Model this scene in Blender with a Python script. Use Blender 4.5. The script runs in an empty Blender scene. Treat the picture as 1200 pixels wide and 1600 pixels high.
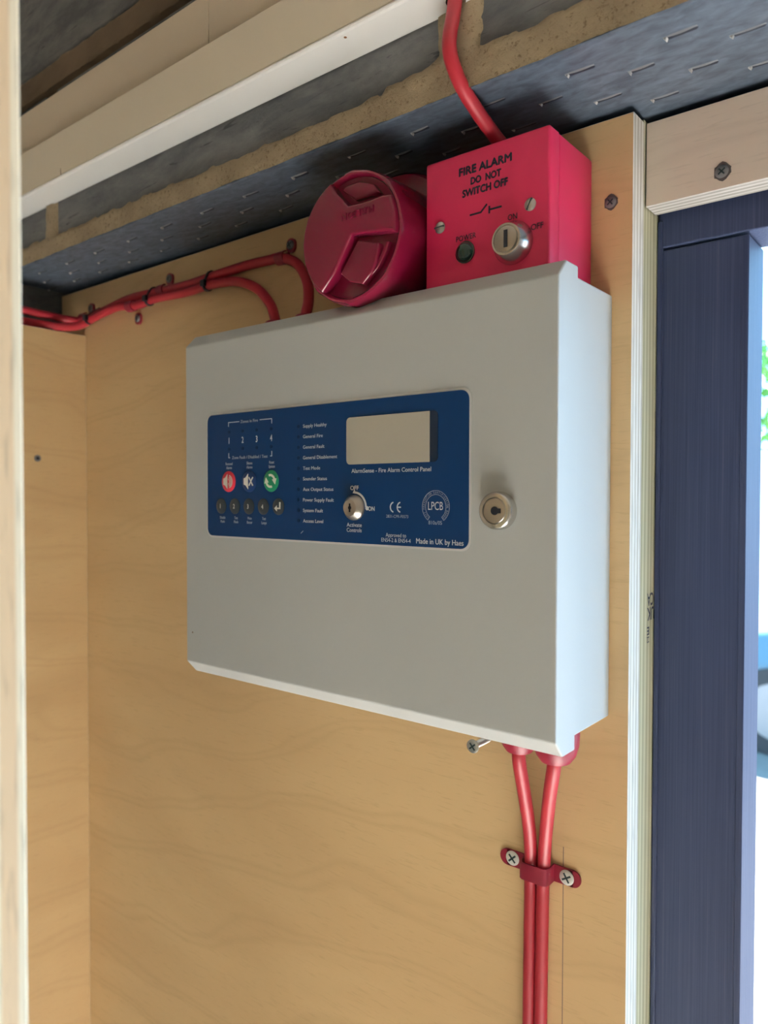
import bpy, bmesh, math, random
from mathutils import Vector, Matrix
random.seed(7)
PI = math.pi
S = bpy.context.scene
COL = S.collection

# ------------------------------------------------------------------ camera
cd_ = bpy.data.cameras.new('camera'); cam = bpy.data.objects.new('camera', cd_); COL.objects.link(cam)
cam.location = (0.49792, -0.44347, 0.14264)
cam.rotation_euler = (1.54855, -0.00176, 0.67614)
cd_.sensor_fit = 'HORIZONTAL'; cd_.sensor_width = 36.0; cd_.lens = 36.0 * 1168.45 / 1200.0
cd_.clip_start = 0.01; cd_.clip_end = 200
cd_.dof.use_dof = True; cd_.dof.focus_distance = 0.47; cd_.dof.aperture_fstop = 11.0
S.camera = cam

# ------------------------------------------------------------------ sky, lights, exposure
W = bpy.data.worlds.new('sky'); S.world = W; W.use_nodes = True
wn = W.node_tree.nodes; wl = W.node_tree.links
bg = wn['Background']; bg.inputs[0].default_value = (0.31, 0.67, 1.0, 1); bg.inputs[1].default_value = 6.4
pl = bpy.data.lights.new('doorway_portal', 'AREA'); pl.shape = 'RECTANGLE'; pl.size = 0.80; pl.size_y = 1.95
pl.cycles.is_portal = True
po = bpy.data.objects.new('doorway_portal', pl); COL.objects.link(po)
po.location = (0.788, 0.10, -0.675); po.rotation_euler = (-PI / 2, 0, 0)
su = bpy.data.lights.new('sun', 'SUN'); su.energy = 95.0; su.angle = 0.009; su.color = (1.0, .96, .90)
so = bpy.data.objects.new('sun', su); COL.objects.link(so); so.location = (0, 6, 6)
so.rotation_euler = Vector((0.06, -0.53, -0.84)).to_track_quat('-Z', 'Y').to_euler()
S.view_settings.view_transform = 'Standard'; S.view_settings.look = 'None'
S.view_settings.gamma = 1.0; S.view_settings.exposure = 0.05; S.view_settings.use_curve_mapping = False

# ------------------------------------------------------------------ material helpers
MATS = {}
class NT:
    def __init__(s, name):
        s.m = bpy.data.materials.new(name); s.m.use_nodes = True; s.t = s.m.node_tree; s.n = s.t.nodes; s.l = s.t.links
        s.b = s.n['Principled BSDF']; MATS[name] = s.m
        s.co = s.n.new('ShaderNodeTexCoord').outputs['Object']
    def set(s, **k):
        for a, v in k.items():
            i = s.b.inputs[a.replace('_', ' ')]
            if isinstance(v, bpy.types.NodeSocket): s.l.new(v, i)
            else: i.default_value = v if not (isinstance(v, tuple) and len(v) == 3) else (*v, 1)
        return s
    def map(s, scale=(1, 1, 1), loc=(0, 0, 0), rot=(0, 0, 0), vec=None):
        n = s.n.new('ShaderNodeMapping'); s.l.new(vec or s.co, n.inputs[0])
        n.inputs['Scale'].default_value = scale; n.inputs['Location'].default_value = loc; n.inputs['Rotation'].default_value = rot
        return n.outputs[0]
    def noise(s, vec, scale=5, detail=4, rough=.5, dist=0):
        n = s.n.new('ShaderNodeTexNoise'); s.l.new(vec, n.inputs['Vector'])
        n.inputs['Scale'].default_value = scale; n.inputs['Detail'].default_value = detail
        n.inputs['Roughness'].default_value = rough; n.inputs['Distortion'].default_value = dist
        return n.outputs['Fac']
    def wave(s, vec, scale=5, dist=2, detail=2, dscale=1, d='X', prof='SIN'):
        n = s.n.new('ShaderNodeTexWave'); s.l.new(vec, n.inputs['Vector']); n.bands_direction = d; n.wave_profile = prof
        n.inputs['Scale'].default_value = scale; n.inputs['Distortion'].default_value = dist
        n.inputs['Detail'].default_value = detail; n.inputs['Detail Scale'].default_value = dscale
        return n.outputs['Fac']
    def ramp(s, fac, stops):
        n = s.n.new('ShaderNodeValToRGB'); s.l.new(fac, n.inputs[0]); e = n.color_ramp.elements
        while len(e) < len(stops): e.new(.5)
        for el, (p, c) in zip(e, stops):
            el.position = p; el.color = (*c, 1) if isinstance(c, tuple) else (c, c, c, 1)
        return n.outputs[0]
    def mix(s, fac, a, b, mode='MIX'):
        n = s.n.new('ShaderNodeMix'); n.data_type = 'RGBA'; n.blend_type = mode
        for v, i in ((fac, 0), (a, 6), (b, 7)):
            if isinstance(v, bpy.types.NodeSocket): s.l.new(v, n.inputs[i])
            else: n.inputs[i].default_value = v if i == 0 else (*v, 1)
        return n.outputs[2]
    def bump(s, h, strength=.3, dist=.001):
        n = s.n.new('ShaderNodeBump'); s.l.new(h, n.inputs['Height'])
        n.inputs['Strength'].default_value = strength; n.inputs['Distance'].default_value = dist
        s.l.new(n.outputs[0], s.b.inputs['Normal'])

def plain(name, col, rough=.5, metal=0, bump=0, bscale=300, coat=0, var=0, spec=.5):
    t = NT(name).set(Base_Color=col, Roughness=rough, Metallic=metal, Coat_Weight=coat, Specular_IOR_Level=spec)
    if bump: t.bump(t.noise(t.map(), bscale, 3), bump, .0006)
    if var:
        c = t.mix(t.ramp(t.noise(t.map(), 14, 3), [(.35, 0.), (.7, 1.)]), col, tuple(v * (1 - var) for v in col))
        t.set(Base_Color=c)
    return t.m

def ply_face(name, light, dark, seed=0., along='X', knots=()):
    t = NT(name)
    st = (1, 1, 1)
    sc = {'X': (3.0, 3, 9.0), 'Z': (9.0, 9, 3.0), 'Y': (3., 3., 9.)}[along]
    fl = {'X': (60, 60, 700), 'Z': (700, 700, 50), 'Y': (60, 60, 700)}[along]
    base = t.ramp(t.noise(t.map(sc, (seed, seed, seed)), 1.4, 3, .5, .6), [(.25, dark), (.75, light)])
    fig = t.ramp(t.wave(t.map((1, 1, 2.2), (seed, 0, seed * 1.7), (0, .35, 0)), 2.6, 9, 2.5, 1.1, 'Z'), [(0., .0), (.82, .0), (.95, 1.), (1., .2)])
    c = t.mix(t.mix(.16, (0, 0, 0), fig, 'MULTIPLY') if False else fig, base, tuple(d * .88 for d in dark))
    n = t.n.new('ShaderNodeMix'); n.data_type = 'RGBA'; n.inputs[0].default_value = .32
    t.l.new(base, n.inputs[6]); t.l.new(c, n.inputs[7]); c = n.outputs[2]
    fle = t.ramp(t.noise(t.map(fl, (seed, 1, 2)), 1.0, 2, .6), [(.30, 1.), (.42, 0.)])
    c2 = t.mix(fle, c, tuple(d * .80 for d in dark))
    n = t.n.new('ShaderNodeMix'); n.data_type = 'RGBA'; n.inputs[0].default_value = .5
    n.inputs[0].default_value = .3; t.l.new(c, n.inputs[6]); t.l.new(c2, n.inputs[7]); c = n.outputs[2]
    fine = t.noise(t.map(fl), 2.5, 2)
    for (p, r) in knots:
        d = t.n.new('ShaderNodeVectorMath'); d.operation = 'DISTANCE'
        t.l.new(t.map((1, 1, 1.0)), d.inputs[0]); d.inputs[1].default_value = p
        q = t.n.new('ShaderNodeMath'); q.operation = 'MULTIPLY_ADD'; t.l.new(t.noise(t.map(), 260, 2), q.inputs[0]); q.inputs[1].default_value = r * 1.2
        t.l.new(d.outputs['Value'], q.inputs[2])
        k = t.ramp(q.outputs[0], [(0, 1.), (1, 0.)])
        cr = k.node.color_ramp.elements; cr[0].position = min(.9, r * .9); cr[1].position = min(1., r * 1.9)
        c = t.mix(k, c, (.12, .06, .03))
    t.set(Base_Color=c, Roughness=.62, Specular_IOR_Level=.3)
    t.bump(fine, .12, .0004)
    return t.m

def ply_edge(name, axis, pitch=.0014, light=(.78, .68, .50), dark=(.50, .38, .24), along='Z'):
    t = NT(name)
    sep = t.n.new('ShaderNodeSeparateXYZ'); t.l.new(t.co, sep.inputs[0])
    wob = t.noise(t.map({'Z': (30, 30, 2), 'X': (2, 30, 30)}[along]), 1, 2)
    m = t.n.new('ShaderNodeMath'); m.operation = 'MULTIPLY_ADD'; t.l.new(wob, m.inputs[0]); m.inputs[1].default_value = pitch * .5
    t.l.new(sep.outputs['XYZ'.index(axis)], m.inputs[2])
    m2 = t.n.new('ShaderNodeMath'); m2.operation = 'MULTIPLY'; t.l.new(m.outputs[0], m2.inputs[0]); m2.inputs[1].default_value = PI / pitch
    m3 = t.n.new('ShaderNodeMath'); m3.operation = 'SINE'; t.l.new(m2.outputs[0], m3.inputs[0])
    c = t.ramp(m3.outputs[0], [(.0, dark), (.55, light)])
    fl = t.ramp(t.noise(t.map({'Z': (500, 500, 40), 'X': (40, 500, 500)}[along]), 1, 2), [(.28, .72), (.45, 1.)])
    c = t.mix(1.0, c, fl, 'MULTIPLY')
    t.set(Base_Color=c, Roughness=.75, Specular_IOR_Level=.2)
    return t.m

# ------------------------------------------------------------------ materials
M_ply = ply_face('birch_ply', (.66, .465, .245), (.57, .385, .195), 3.1,
                 knots=[((-.113, 0, 1.439), .004), ((.2335, 0, 1.392), .0016), ((.32, 0, 1.42), .003)])
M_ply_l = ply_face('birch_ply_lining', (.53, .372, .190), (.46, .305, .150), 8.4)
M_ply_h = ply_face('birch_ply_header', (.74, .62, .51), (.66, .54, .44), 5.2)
M_edge_y = ply_edge('ply_edge_layers_vertical', 'Y', .0024, (.86, .84, .80), (.62, .58, .52))
M_edge_z = ply_edge('ply_edge_layers_level', 'Y', .0024, (.44, .42, .40), (.28, .265, .25), 'X')
M_edge_n = ply_edge('ply_edge_layers_door', 'Y', .0042, (.95, .87, .70), (.78, .61, .42))
t = NT('treated_timber')
c = t.ramp(t.wave(t.map((1, 1, .06), rot=(0, .0, 0)), 55, 6, 2, .6, 'Y'), [(.2, (.42, .40, .26)), (.8, (.60, .57, .40))])
t.set(Base_Color=c, Roughness=.7); M_stud = t.m
t = NT('stained_wood_flare_tint')
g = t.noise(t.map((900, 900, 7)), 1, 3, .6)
c = t.ramp(g, [(.3, (.028, .042, .105)), (.62, (.044, .062, .135)), (.8, (.095, .10, .17))])  # dark stain, with the doorway's blue flare veil mixed into the colour
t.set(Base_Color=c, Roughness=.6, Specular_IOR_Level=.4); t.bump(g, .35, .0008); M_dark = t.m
t = NT('galvanised_steel')
n1 = t.noise(t.map((12, 30, 1)), 6, 4, .6, .5); n2 = t.noise(t.map((1, 1, 1)), 160, 2)
c = t.mix(t.ramp(n1, [(.35, 0.), (.7, 1.)]), (.048, .065, .090), (.110, .140, .185))
t.set(Base_Color=c, Metallic=.15, Roughness=.45); t.bump(n2, .12, .0006); M_steel = t.m
M_lip = plain('slot_lip', (.17, .18, .20), .5, .2)
M_slot = plain('slot_tab_glint', (.45, .45, .44), .4, .3)  # pale colour paints the daylight glint on the slot end tabs
t = NT('dense_concrete_block')
n1 = t.noise(t.map((2, 2, 6)), 9, 5, .6, .4); n2 = t.noise(t.map(), 90, 5, .65)
c = t.mix(t.ramp(n1, [(.38, 0.), (.68, 1.)]), (.085, .09, .095), (.175, .175, .172))
c = t.mix(t.ramp(t.noise(t.map((3, 3, 26), rot=(0, .32, 0)), 7, 3, .6, 1.2), [(.30, 1.), (.36, 0.)]), c, (.045, .045, .05))
t.set(Base_Color=c, Roughness=.9); t.bump(n2, .6, .0025); M_block = t.m
t = NT('sandy_mortar')
n1 = t.noise(t.map(), 25, 5, .6); n2 = t.noise(t.map(), 320, 5, .75)
c = t.mix(t.ramp(n1, [(.3, 0.), (.7, 1.)]), (.41, .32, .20), (.28, .21, .13))
c = t.mix(t.ramp(n2, [(.32, 1.), (.45, 0.)]), c, (.17, .115, .06))
t.set(Base_Color=c, Roughness=.95); t.bump(n2, .9, .003); M_mortar = t.m
M_mortar2 = plain('earthy_mortar', (.20, .145, .095), .95, 0, .8, 220, var=.4)
M_pvc = plain('white_pvc', (.87, .86, .84), .38)
M_pvc_c = plain('pvc_lid_warm_tint', (.70, .62, .50), .42)  # white plastic with the warm room light tinted into its colour
M_pvc_t = plain('pvc_lid_shade_tint', (.54, .45, .34), .42)  # dim brown room light toned into the upper trunking colour
M_grey = plain('light_grey_powder_coat', (.445, .47, .48), .40, 0, .10, 900)
M_blue = plain('blue_membrane', (.0025, .040, .150), .45, spec=.25)
M_border = plain('label_edge', (.60, .61, .62), .4)
M_print = plain('white_print', (.70, .74, .80), .5)
M_print_d = plain('dim_white_print', (.42, .47, .56), .5)
M_black = plain('black_print', (.012, .014, .035), .5)
M_lcd = plain('lcd_window', (.42, .40, .345), .25, 0, .12, 700)
M_navy = plain('tinted_window', (.010, .024, .055), .25)
M_ind = plain('indicator_dark', (.0022, .024, .085), .4, spec=.2)
M_bred = plain('button_red', (.68, .035, .07), .35)
M_bblue = plain('button_blue', (.004, .04, .17), .3)
M_bgreen = plain('button_green', (.005, .27, .13), .35)
M_bdark = plain('button_grey', (.030, .042, .055), .35)
M_icon = plain('icon_white', (.80, .80, .74), .5)
M_chrome = plain('nickel_plate', (.62, .60, .57), .24, 1.0)
M_chrome_d = plain('nickel_plate_dull', (.50, .46, .42), .34, 1.0)
M_hole = plain('dark_recess', (.006, .010, .022), .5)
M_redbox = plain('red_powder_coat', (.74, .026, .115), .42, 0, .08, 700)
M_cable = plain('red_cable_sheath', (.41, .018, .034), .46, 0, .05, 120)
M_gland = plain('red_gland_plastic', (.27, .008, .032), .42)
M_clip = plain('red_coated_clip', (.26, .012, .035), .35)
M_sound = plain('red_sounder_plastic', (.20, .006, .034), .22, 0, .04, 60, .25)
M_led = plain('green_led_lens', (.002, .032, .024), .06, 0, 0, 1, .6)
M_zinc = plain('zinc_screw', (.55, .56, .55), .30, .85)
M_zinc_w = plain('bright_zinc_screw', (.80, .80, .77), .45, .25)
M_rust = plain('weathered_screw', (.22, .22, .23), .5, .6)
M_cross = plain('screw_recess', (.02, .045, .05), .5)
M_tie = plain('black_nylon', (.010, .012, .022), .4)
M_plaster = plain('room_plaster', (.46, .39, .30), .9)
M_floor = plain('room_floor_boards', (.74, .72, .68), .8, var=.08)
M_ceil = plain('room_ceiling_paint', (.50, .45, .38), .9)
M_paving = plain('pale_paving', (.10, .10, .10), .9, 0, .3, 20, var=.15)
M_render = plain('white_render', (.82, .82, .80), .9)
M_leaf = plain('leaf_green', (.10, .27, .05), .6, var=.4)
M_bark = plain('bark', (.12, .09, .06), .9)
M_car = plain('blue_car_paint', (.035, .085, .13), .25, .2, 0, 1, .5)
M_glass = plain('car_glass', (.02, .03, .04), .08)
M_tyre = plain('tyre_rubber', (.02, .02, .022), .8)
M_pencil = plain('pencil_mark', (.20, .15, .12), .8)
M_stamp = plain('ink_stamp', (.05, .055, .085), .8)
M_torn = plain('dark_torn_ply', (.10, .085, .08), .8)
M_speck = plain('brown_speck', (.18, .08, .03), .8)

# ------------------------------------------------------------------ object helpers
ORG = {}
def reg(o, org): ORG[o] = Vector(org); return o
def tag(o, label=None, cat=None, group=None, kind=None):
    if label: o['label'] = label
    if cat: o['category'] = cat
    if group: o['group'] = group
    if kind: o['kind'] = kind
    return o
def root(name, loc, label=None, cat=None, group=None, kind=None):
    o = bpy.data.objects.new(name, None); COL.objects.link(o); o.location = loc; o.empty_display_size = .02
    reg(o, loc); return tag(o, label, cat, group, kind)
def obj(name, bm, mats, parent=None, smooth=False, origin=None):
    """bm in world metres -> one mesh object; a child keeps its place relative to its parent"""
    me = bpy.data.meshes.new(name)
    if origin is None:
        if parent is not None: origin = ORG[parent]
        else:
            xs = [v.co for v in bm.verts]
            origin = Vector(((min(c.x for c in xs) + max(c.x for c in xs)) / 2, (min(c.y for c in xs) + max(c.y for c in xs)) / 2, min(c.z for c in xs)))
    origin = Vector(origin)
    bmesh.ops.translate(bm, verts=bm.verts, vec=-origin)
    for f in bm.faces: f.smooth = smooth
    bm.to_mesh(me); bm.free()
    for m in (mats if isinstance(mats, (list, tuple)) else [mats]): me.materials.append(m)
    o = bpy.data.objects.new(name, me); COL.objects.link(o)
    if parent is not None:
        o.parent = parent; o.location = origin - ORG[parent]
    else: o.location = origin
    reg(o, origin)
    if smooth: autosmooth(me)
    return o
def autosmooth(me, ang=math.radians(38)):
    b = bmesh.new(); b.from_mesh(me)
    for e in b.edges:
        if len(e.link_faces) == 2: e.smooth = e.calc_face_angle(0) < ang
    b.to_mesh(me); b.free()
def copy_tree(o, loc=None, parent=None):
    c = o.copy(); COL.objects.link(c)
    if parent is not None: c.parent = parent
    if loc is not None: c.location = loc; reg(c, loc)
    for ch in o.children: copy_tree(ch, None, c)
    return c

def B(): return bmesh.new()
def box(bm, x0, x1, y0, y1, z0, z1, bev=0, seg=2, mat=0):
    r = bmesh.ops.create_cube(bm, size=1); vs = r['verts']
    bmesh.ops.scale(bm, vec=(x1 - x0, y1 - y0, z1 - z0), verts=vs)
    bmesh.ops.translate(bm, vec=((x0 + x1) / 2, (y0 + y1) / 2, (z0 + z1) / 2), verts=vs)
    fs = {f for v in vs for f in v.link_faces}
    for f in fs: f.material_index = mat
    if bev:
        es = list({e for v in vs for e in v.link_edges})
        bmesh.ops.bevel(bm, geom=es, offset=bev, segments=seg, profile=.5, affect='EDGES')
    return bm
def prism(bm, pts, a0, a1, axis='y', mat=0):
    """closed polygon pts extruded along an axis; pts are (x,z) for y, (y,z) for x, (x,y) for z"""
    def P(p, a): return {'y': (p[0], a, p[1]), 'x': (a, p[0], p[1]), 'z': (p[0], p[1], a)}[axis]
    A = [bm.verts.new(P(p, a0)) for p in pts]; C = [bm.verts.new(P(p, a1)) for p in pts]
    n = len(pts); fs = [bm.faces.new(A), bm.faces.new(C[::-1])]
    for i in range(n): fs.append(bm.faces.new((A[i], C[i], C[(i + 1) % n], A[(i + 1) % n])))
    for f in fs: f.material_index = mat
    bmesh.ops.recalc_face_normals(bm, faces=fs)
    return bm
def lathe(bm, c, prof, n=40, axis='y', mat=0, cap=True):
    """prof: (offset along the axis, radius); axis y turned so that offset < 0 points to the room"""
    rings = []
    for a, r in prof:
        ring = []
        for i in range(n):
            t = 2 * PI * i / n; u, v = r * math.cos(t), r * math.sin(t)
            p = {'y': (c[0] + u, c[1] + a, c[2] + v), 'z': (c[0] + u, c[1] + v, c[2] + a), 'x': (c[0] + a, c[1] + u, c[2] + v)}[axis]
            ring.append(bm.verts.new(p))
        rings.append(ring)
    fs = []
    for R0, R1 in zip(rings, rings[1:]):
        for i in range(n): fs.append(bm.faces.new((R0[i], R0[(i + 1) % n], R1[(i + 1) % n], R1[i])))
    if cap: fs += [bm.faces.new(rings[0]), bm.faces.new(rings[-1][::-1])]
    for f in fs: f.material_index = mat
    bmesh.ops.recalc_face_normals(bm, faces=fs)
    return bm
def spline(pts, k=10):
    P = [Vector(p) for p in pts]; P = [P[0] * 2 - P[1]] + P + [P[-1] * 2 - P[-2]]; out = []
    for i in range(1, len(P) - 2):
        p0, p1, p2, p3 = P[i - 1:i + 3]
        for j in range(k):
            t = j / k
            out.append(.5 * (2 * p1 + (p2 - p0) * t + (2 * p0 - 5 * p1 + 4 * p2 - p3) * t * t + (3 * p1 - p0 - 3 * p2 + p3) * t ** 3))
    out.append(P[-2]); return out
def tube(bm, pts, r, n=16, mat=0):
    up = Vector((.31, .2, .93)); rings = []
    for i, p in enumerate(pts):
        d = (pts[min(i + 1, len(pts) - 1)] - pts[max(i - 1, 0)]).normalized()
        if i == 0: u = d.cross(up).normalized()
        else: u = (u - d * u.dot(d)).normalized()
        v = d.cross(u)
        rings.append([bm.verts.new(p + (u * math.cos(2 * PI * k / n) + v * math.sin(2 * PI * k / n)) * r) for k in range(n)])
    fs = []
    for A, C in zip(rings, rings[1:]):
        for k in range(n): fs.append(bm.faces.new((A[k], A[(k + 1) % n], C[(k + 1) % n], C[k])))
    fs += [bm.faces.new(rings[0]), bm.faces.new(rings[-1][::-1])]
    for f in fs: f.material_index = mat
    bmesh.ops.recalc_face_normals(bm, faces=fs)
    return bm
def rrect(x0, x1, z0, z1, r, n=7, corners=(1, 1, 1, 1)):
    pts = []
    for (cx, cz, a0, on) in ((x1 - r, z1 - r, 0, corners[0]), (x0 + r, z1 - r, PI / 2, corners[1]), (x0 + r, z0 + r, PI, corners[2]), (x1 - r, z0 + r, 1.5 * PI, corners[3])):
        if on:
            for i in range(n): t = a0 + PI / 2 * i / (n - 1); pts.append((cx + r * math.cos(t), cz + r * math.sin(t)))
        else:
            s = r * 1.0; dx = 1 if math.cos(a0 + PI / 4) > 0 else -1; dz = 1 if math.sin(a0 + PI / 4) > 0 else -1
            pts.append((cx + dx * s, cz + dz * s))
    return pts
def arc(c, r, a0, a1, n=24): return [(c[0] + r * math.cos(a0 + (a1 - a0) * i / n), c[1] + r * math.sin(a0 + (a1 - a0) * i / n)) for i in range(n + 1)]
def band(bm, c, r0, r1, a0, a1, y0, y1, n=28):
    return prism(bm, arc(c, r1, a0, a1, n) + arc(c, r0, a1, a0, n), y0, y1)
def disc(c, r, n=28): return [(c[0] + r * math.cos(2 * PI * i / n), c[1] + r * math.sin(2 * PI * i / n)) for i in range(n)]
def stroke(bm, p, q, w, y0, y1):
    d = (Vector(q) - Vector(p)).normalized(); n = Vector((-d.y, d.x)) * w / 2; p, q = Vector(p), Vector(q)
    return prism(bm, [tuple(p + n), tuple(p - n), tuple(q - n), tuple(q + n)], y0, y1)

GL = {}
def glyphs(body, bold=0.):
    """outline of a line of lettering as (verts, faces) at size 1"""
    key = (body, bold)
    if key not in GL:
        cu = bpy.data.curves.new('lettering', 'FONT'); cu.body = body; cu.size = 1; cu.resolution_u = 3; cu.offset = bold; cu.fill_mode = 'FRONT'
        o = bpy.data.objects.new('lettering', cu); COL.objects.link(o)
        dg = bpy.context.evaluated_depsgraph_get(); me = bpy.data.meshes.new_from_object(o.evaluated_get(dg))
        vs = [tuple(v.co) for v in me.vertices]; fs = [tuple(p.vertices) for p in me.polygons]
        bpy.data.objects.remove(o); bpy.data.curves.remove(cu); bpy.data.meshes.remove(me)
        GL[key] = (vs, fs)
    return GL[key]
CAP = None
def text(bm, body, x, z, cap, width=None, sx=None, align='C', y=0, bold=0., rot=0., plane='y', flip=False):
    """lettering in a wall plane: x,z = anchor (baseline); cap = capital height; width or horizontal stretch sx"""
    global CAP
    if CAP is None:
        v = glyphs('H')[0]; CAP = max(c[1] for c in v) - min(c[1] for c in v)
    vs, fs = glyphs(body)
    x0 = min(c[0] for c in vs); x1 = max(c[0] for c in vs)
    k = cap / CAP
    kx = width / (x1 - x0) if width else k * (sx or 1)
    off = {'C': -(x0 + x1) / 2, 'L': -x0, 'R': -x1}[align]
    b = max(0, bold) * cap * 1.5
    for q, (du, dw) in enumerate(((0, 0),) if b == 0 else ((-b, 0), (b, 0), (0, b), (0, -b))):
        new = []
        for c in vs:
            u, w = (c[0] + off) * kx + du, c[1] * k + dw
            u, w = u * math.cos(rot) - w * math.sin(rot), u * math.sin(rot) + w * math.cos(rot)
            new.append(bm.verts.new((x + u, y - q * .00006, z + w)))
        for f in fs: bm.faces.new([new[i] for i in f])
    return kx / k

# ================================================================== THE SETTING
FL = -1.65                      # floor level
ZC = .3755                      # underside of the lintel
def struct(name, bm, mats, parent=None): return tag(obj(name, bm, mats, parent), kind='structure')
def ply_sheet(name, dims, mats, edge_axis):
    """dims x0,x1,y0,y1,z0,z1; faces along the thin axis get the veneer, the others the layered edge"""
    bm = B(); box(bm, *dims, bev=.0004, seg=1); bm.normal_update()
    for f in bm.faces:
        n = f.normal
        f.material_index = 0 if abs(n['xyz'.index(edge_axis)]) > .9 else 1
    return struct(name, bm, mats)
wall_back = ply_sheet('wall_back', (-.3345, .3322, 0, .018, FL, .3712), [M_ply, M_edge_y], 'y')
bm = B(); stroke(bm, (.2905, -.083), (.2905, -.26), .0005, -.00015, .0003)
obj('pencil_line', bm, M_pencil, wall_back)
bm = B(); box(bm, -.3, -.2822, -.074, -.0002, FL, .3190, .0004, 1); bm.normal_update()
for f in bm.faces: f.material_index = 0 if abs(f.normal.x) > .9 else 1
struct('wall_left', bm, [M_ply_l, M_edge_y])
bm = B(); box(bm, .3326, 1.245, .0195, .0375, .3203, .3712, .0004, 1); bm.normal_update()
for f in bm.faces: f.material_index = 0 if abs(f.normal.y) > .9 else 1
struct('trim_1', bm, [M_ply_h, M_edge_z])
bm = B(); box(bm, .2800, .3318, .0185, .0440, FL, .3740, .0006, 1)
stud = tag(obj('timber_stud', bm, M_stud), 'greenish treated timber post behind the plywood edge, ink stamped', 'post')
bm = B(); glyphs('H')
for body, y1, w, z1, h in (('UK', .0438, .0128, .0714, .0084), ('CA', .0422, .0113, .0806, .0084), ('E', .0350, .0042, .0590, .0052), ('22', .0350, .0042, .0527, .0040)):
    # the mark stands upside down on the post: letters run from right to left, tops down
    vs, fs = glyphs(body, .02); x0 = min(c[0] for c in vs); x1 = max(c[0] for c in vs); y0 = min(c[1] for c in vs); yy = max(c[1] for c in vs)
    new = [bm.verts.new((.33195, y1 - (c[0] - x0) / (x1 - x0) * w, z1 - (c[1] - y0) / (yy - y0) * h)) for c in vs]
    for f in fs: bm.faces.new([new[i] for i in f])
obj('ink_stamp', bm, M_stamp, stud)

# door frame: jambs, head, thin planted stop
door = root('door_1', (.36, .064, FL), kind='structure')
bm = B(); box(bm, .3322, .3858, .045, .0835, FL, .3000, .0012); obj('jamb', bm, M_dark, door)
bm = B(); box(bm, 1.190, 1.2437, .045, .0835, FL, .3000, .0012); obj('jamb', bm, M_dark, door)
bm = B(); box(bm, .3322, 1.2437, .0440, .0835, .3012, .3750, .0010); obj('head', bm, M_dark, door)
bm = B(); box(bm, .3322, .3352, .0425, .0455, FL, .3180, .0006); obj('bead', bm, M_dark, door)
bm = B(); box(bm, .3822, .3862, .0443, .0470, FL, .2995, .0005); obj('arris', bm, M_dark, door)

# masonry above the lintel: blocks, beds and perpends as pieces
wall_up = root('wall_upper', (.3, 0, .392), kind='structure')
def block(x0, x1, z0, z1):
    bm = B(); box(bm, x0, x1, -.072 + random.uniform(-.0006, .0006), .10, z0, z1, .0018, 2)
    obj('block', bm, M_block, wall_up)
for i in range(-2, 6):
    block(-.2050 + .4700 * i, -.2050 + .4700 * i + .4500, .3900, .5330)
    block(-.4400 + .4700 * i, -.4400 + .4700 * i + .4500, .5620, .7020)
    block(-.2050 + .4700 * i, -.2050 + .4700 * i + .4500, .7140, .8540)
def mortar(fn, x0, x1, z0, z1, nx, nz, mat=None):
    """uneven mortar skin, proud of the block face by fn(x, z)"""
    bm = B(); g = []
    for i in range(nx + 1):
        row = []
        for j in range(nz + 1):
            x = x0 + (x1 - x0) * i / nx; z = z0 + (z1 - z0) * j / nz
            row.append(bm.verts.new((x, -.072 - fn(x, z), z)))
        g.append(row)
    for i in range(nx):
        for j in range(nz): bm.faces.new((g[i][j], g[i + 1][j], g[i + 1][j + 1], g[i][j + 1]))
    bmesh.ops.recalc_face_normals(bm, faces=bm.faces)
    if bm.faces[:][0].normal.y > 0: bmesh.ops.reverse_faces(bm, faces=bm.faces)
    return obj('mortar_joint', bm, mat or M_mortar, wall_up, True)
from mathutils import noise as mn
def fb(x, z, s, o=0): return mn.noise((x * s, z * s, o)) * .6 + mn.noise((x * s * 2.3, z * s * 2.3, o + 3)) * .3 + mn.noise((x * s * 5, z * s * 5, o + 7)) * .15
def bed(x, z):
    top = .3945 + .0050 * fb(x, 0, 22, 1) + .0020 * fb(x, 0, 90, 4)      # ragged upper line of the smear
    if x > .20: top += .004
    e = (top - z)
    h = .0030 + .0016 * fb(x, z, 60) + .0008 * fb(x, z, 240)
    # raised flow over the joint to the next perpend
    for px, w in ((-.2150, .0085), (.2560, .0145), (.7250, .01)):
        d = w * (1 + .25 * fb(0, z, 60, px * 9)) - abs(x - px)
        e = max(e, min(d, .006))
    f = max(-.004, min(.003, e)) * .9
    return f + (h - .0015 if e > 0 else 0)
mortar(bed, -.60, 1.30, ZC, .4300, 620, 22)
mortar(lambda x, z: (-.004 + .006 * min(1, max(0, (min(z - .5345, .5625 - z) + .002 * fb(x, z, 60)) / .0025))) + .0006 * fb(x, z, 150), -.60, 1.3, .530, .568, 420, 16, M_mortar2)
for x in (.0200, -.4500, .49): mortar(lambda xx, z, x=x: .0002 + .0008 * fb(xx, z, 90), x - .0095, x + .0095, .5630, .7020, 6, 40)
for z in (.7020,): mortar(lambda xx, zz: .0002 + .001 * fb(xx, zz, 60), -.6, 1.3, .702, .714, 160, 4)
bm = B(); box(bm, -1.15, 2.2, -.060, .098, .380, 1.0); obj('core', bm, M_block, wall_up)
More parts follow.
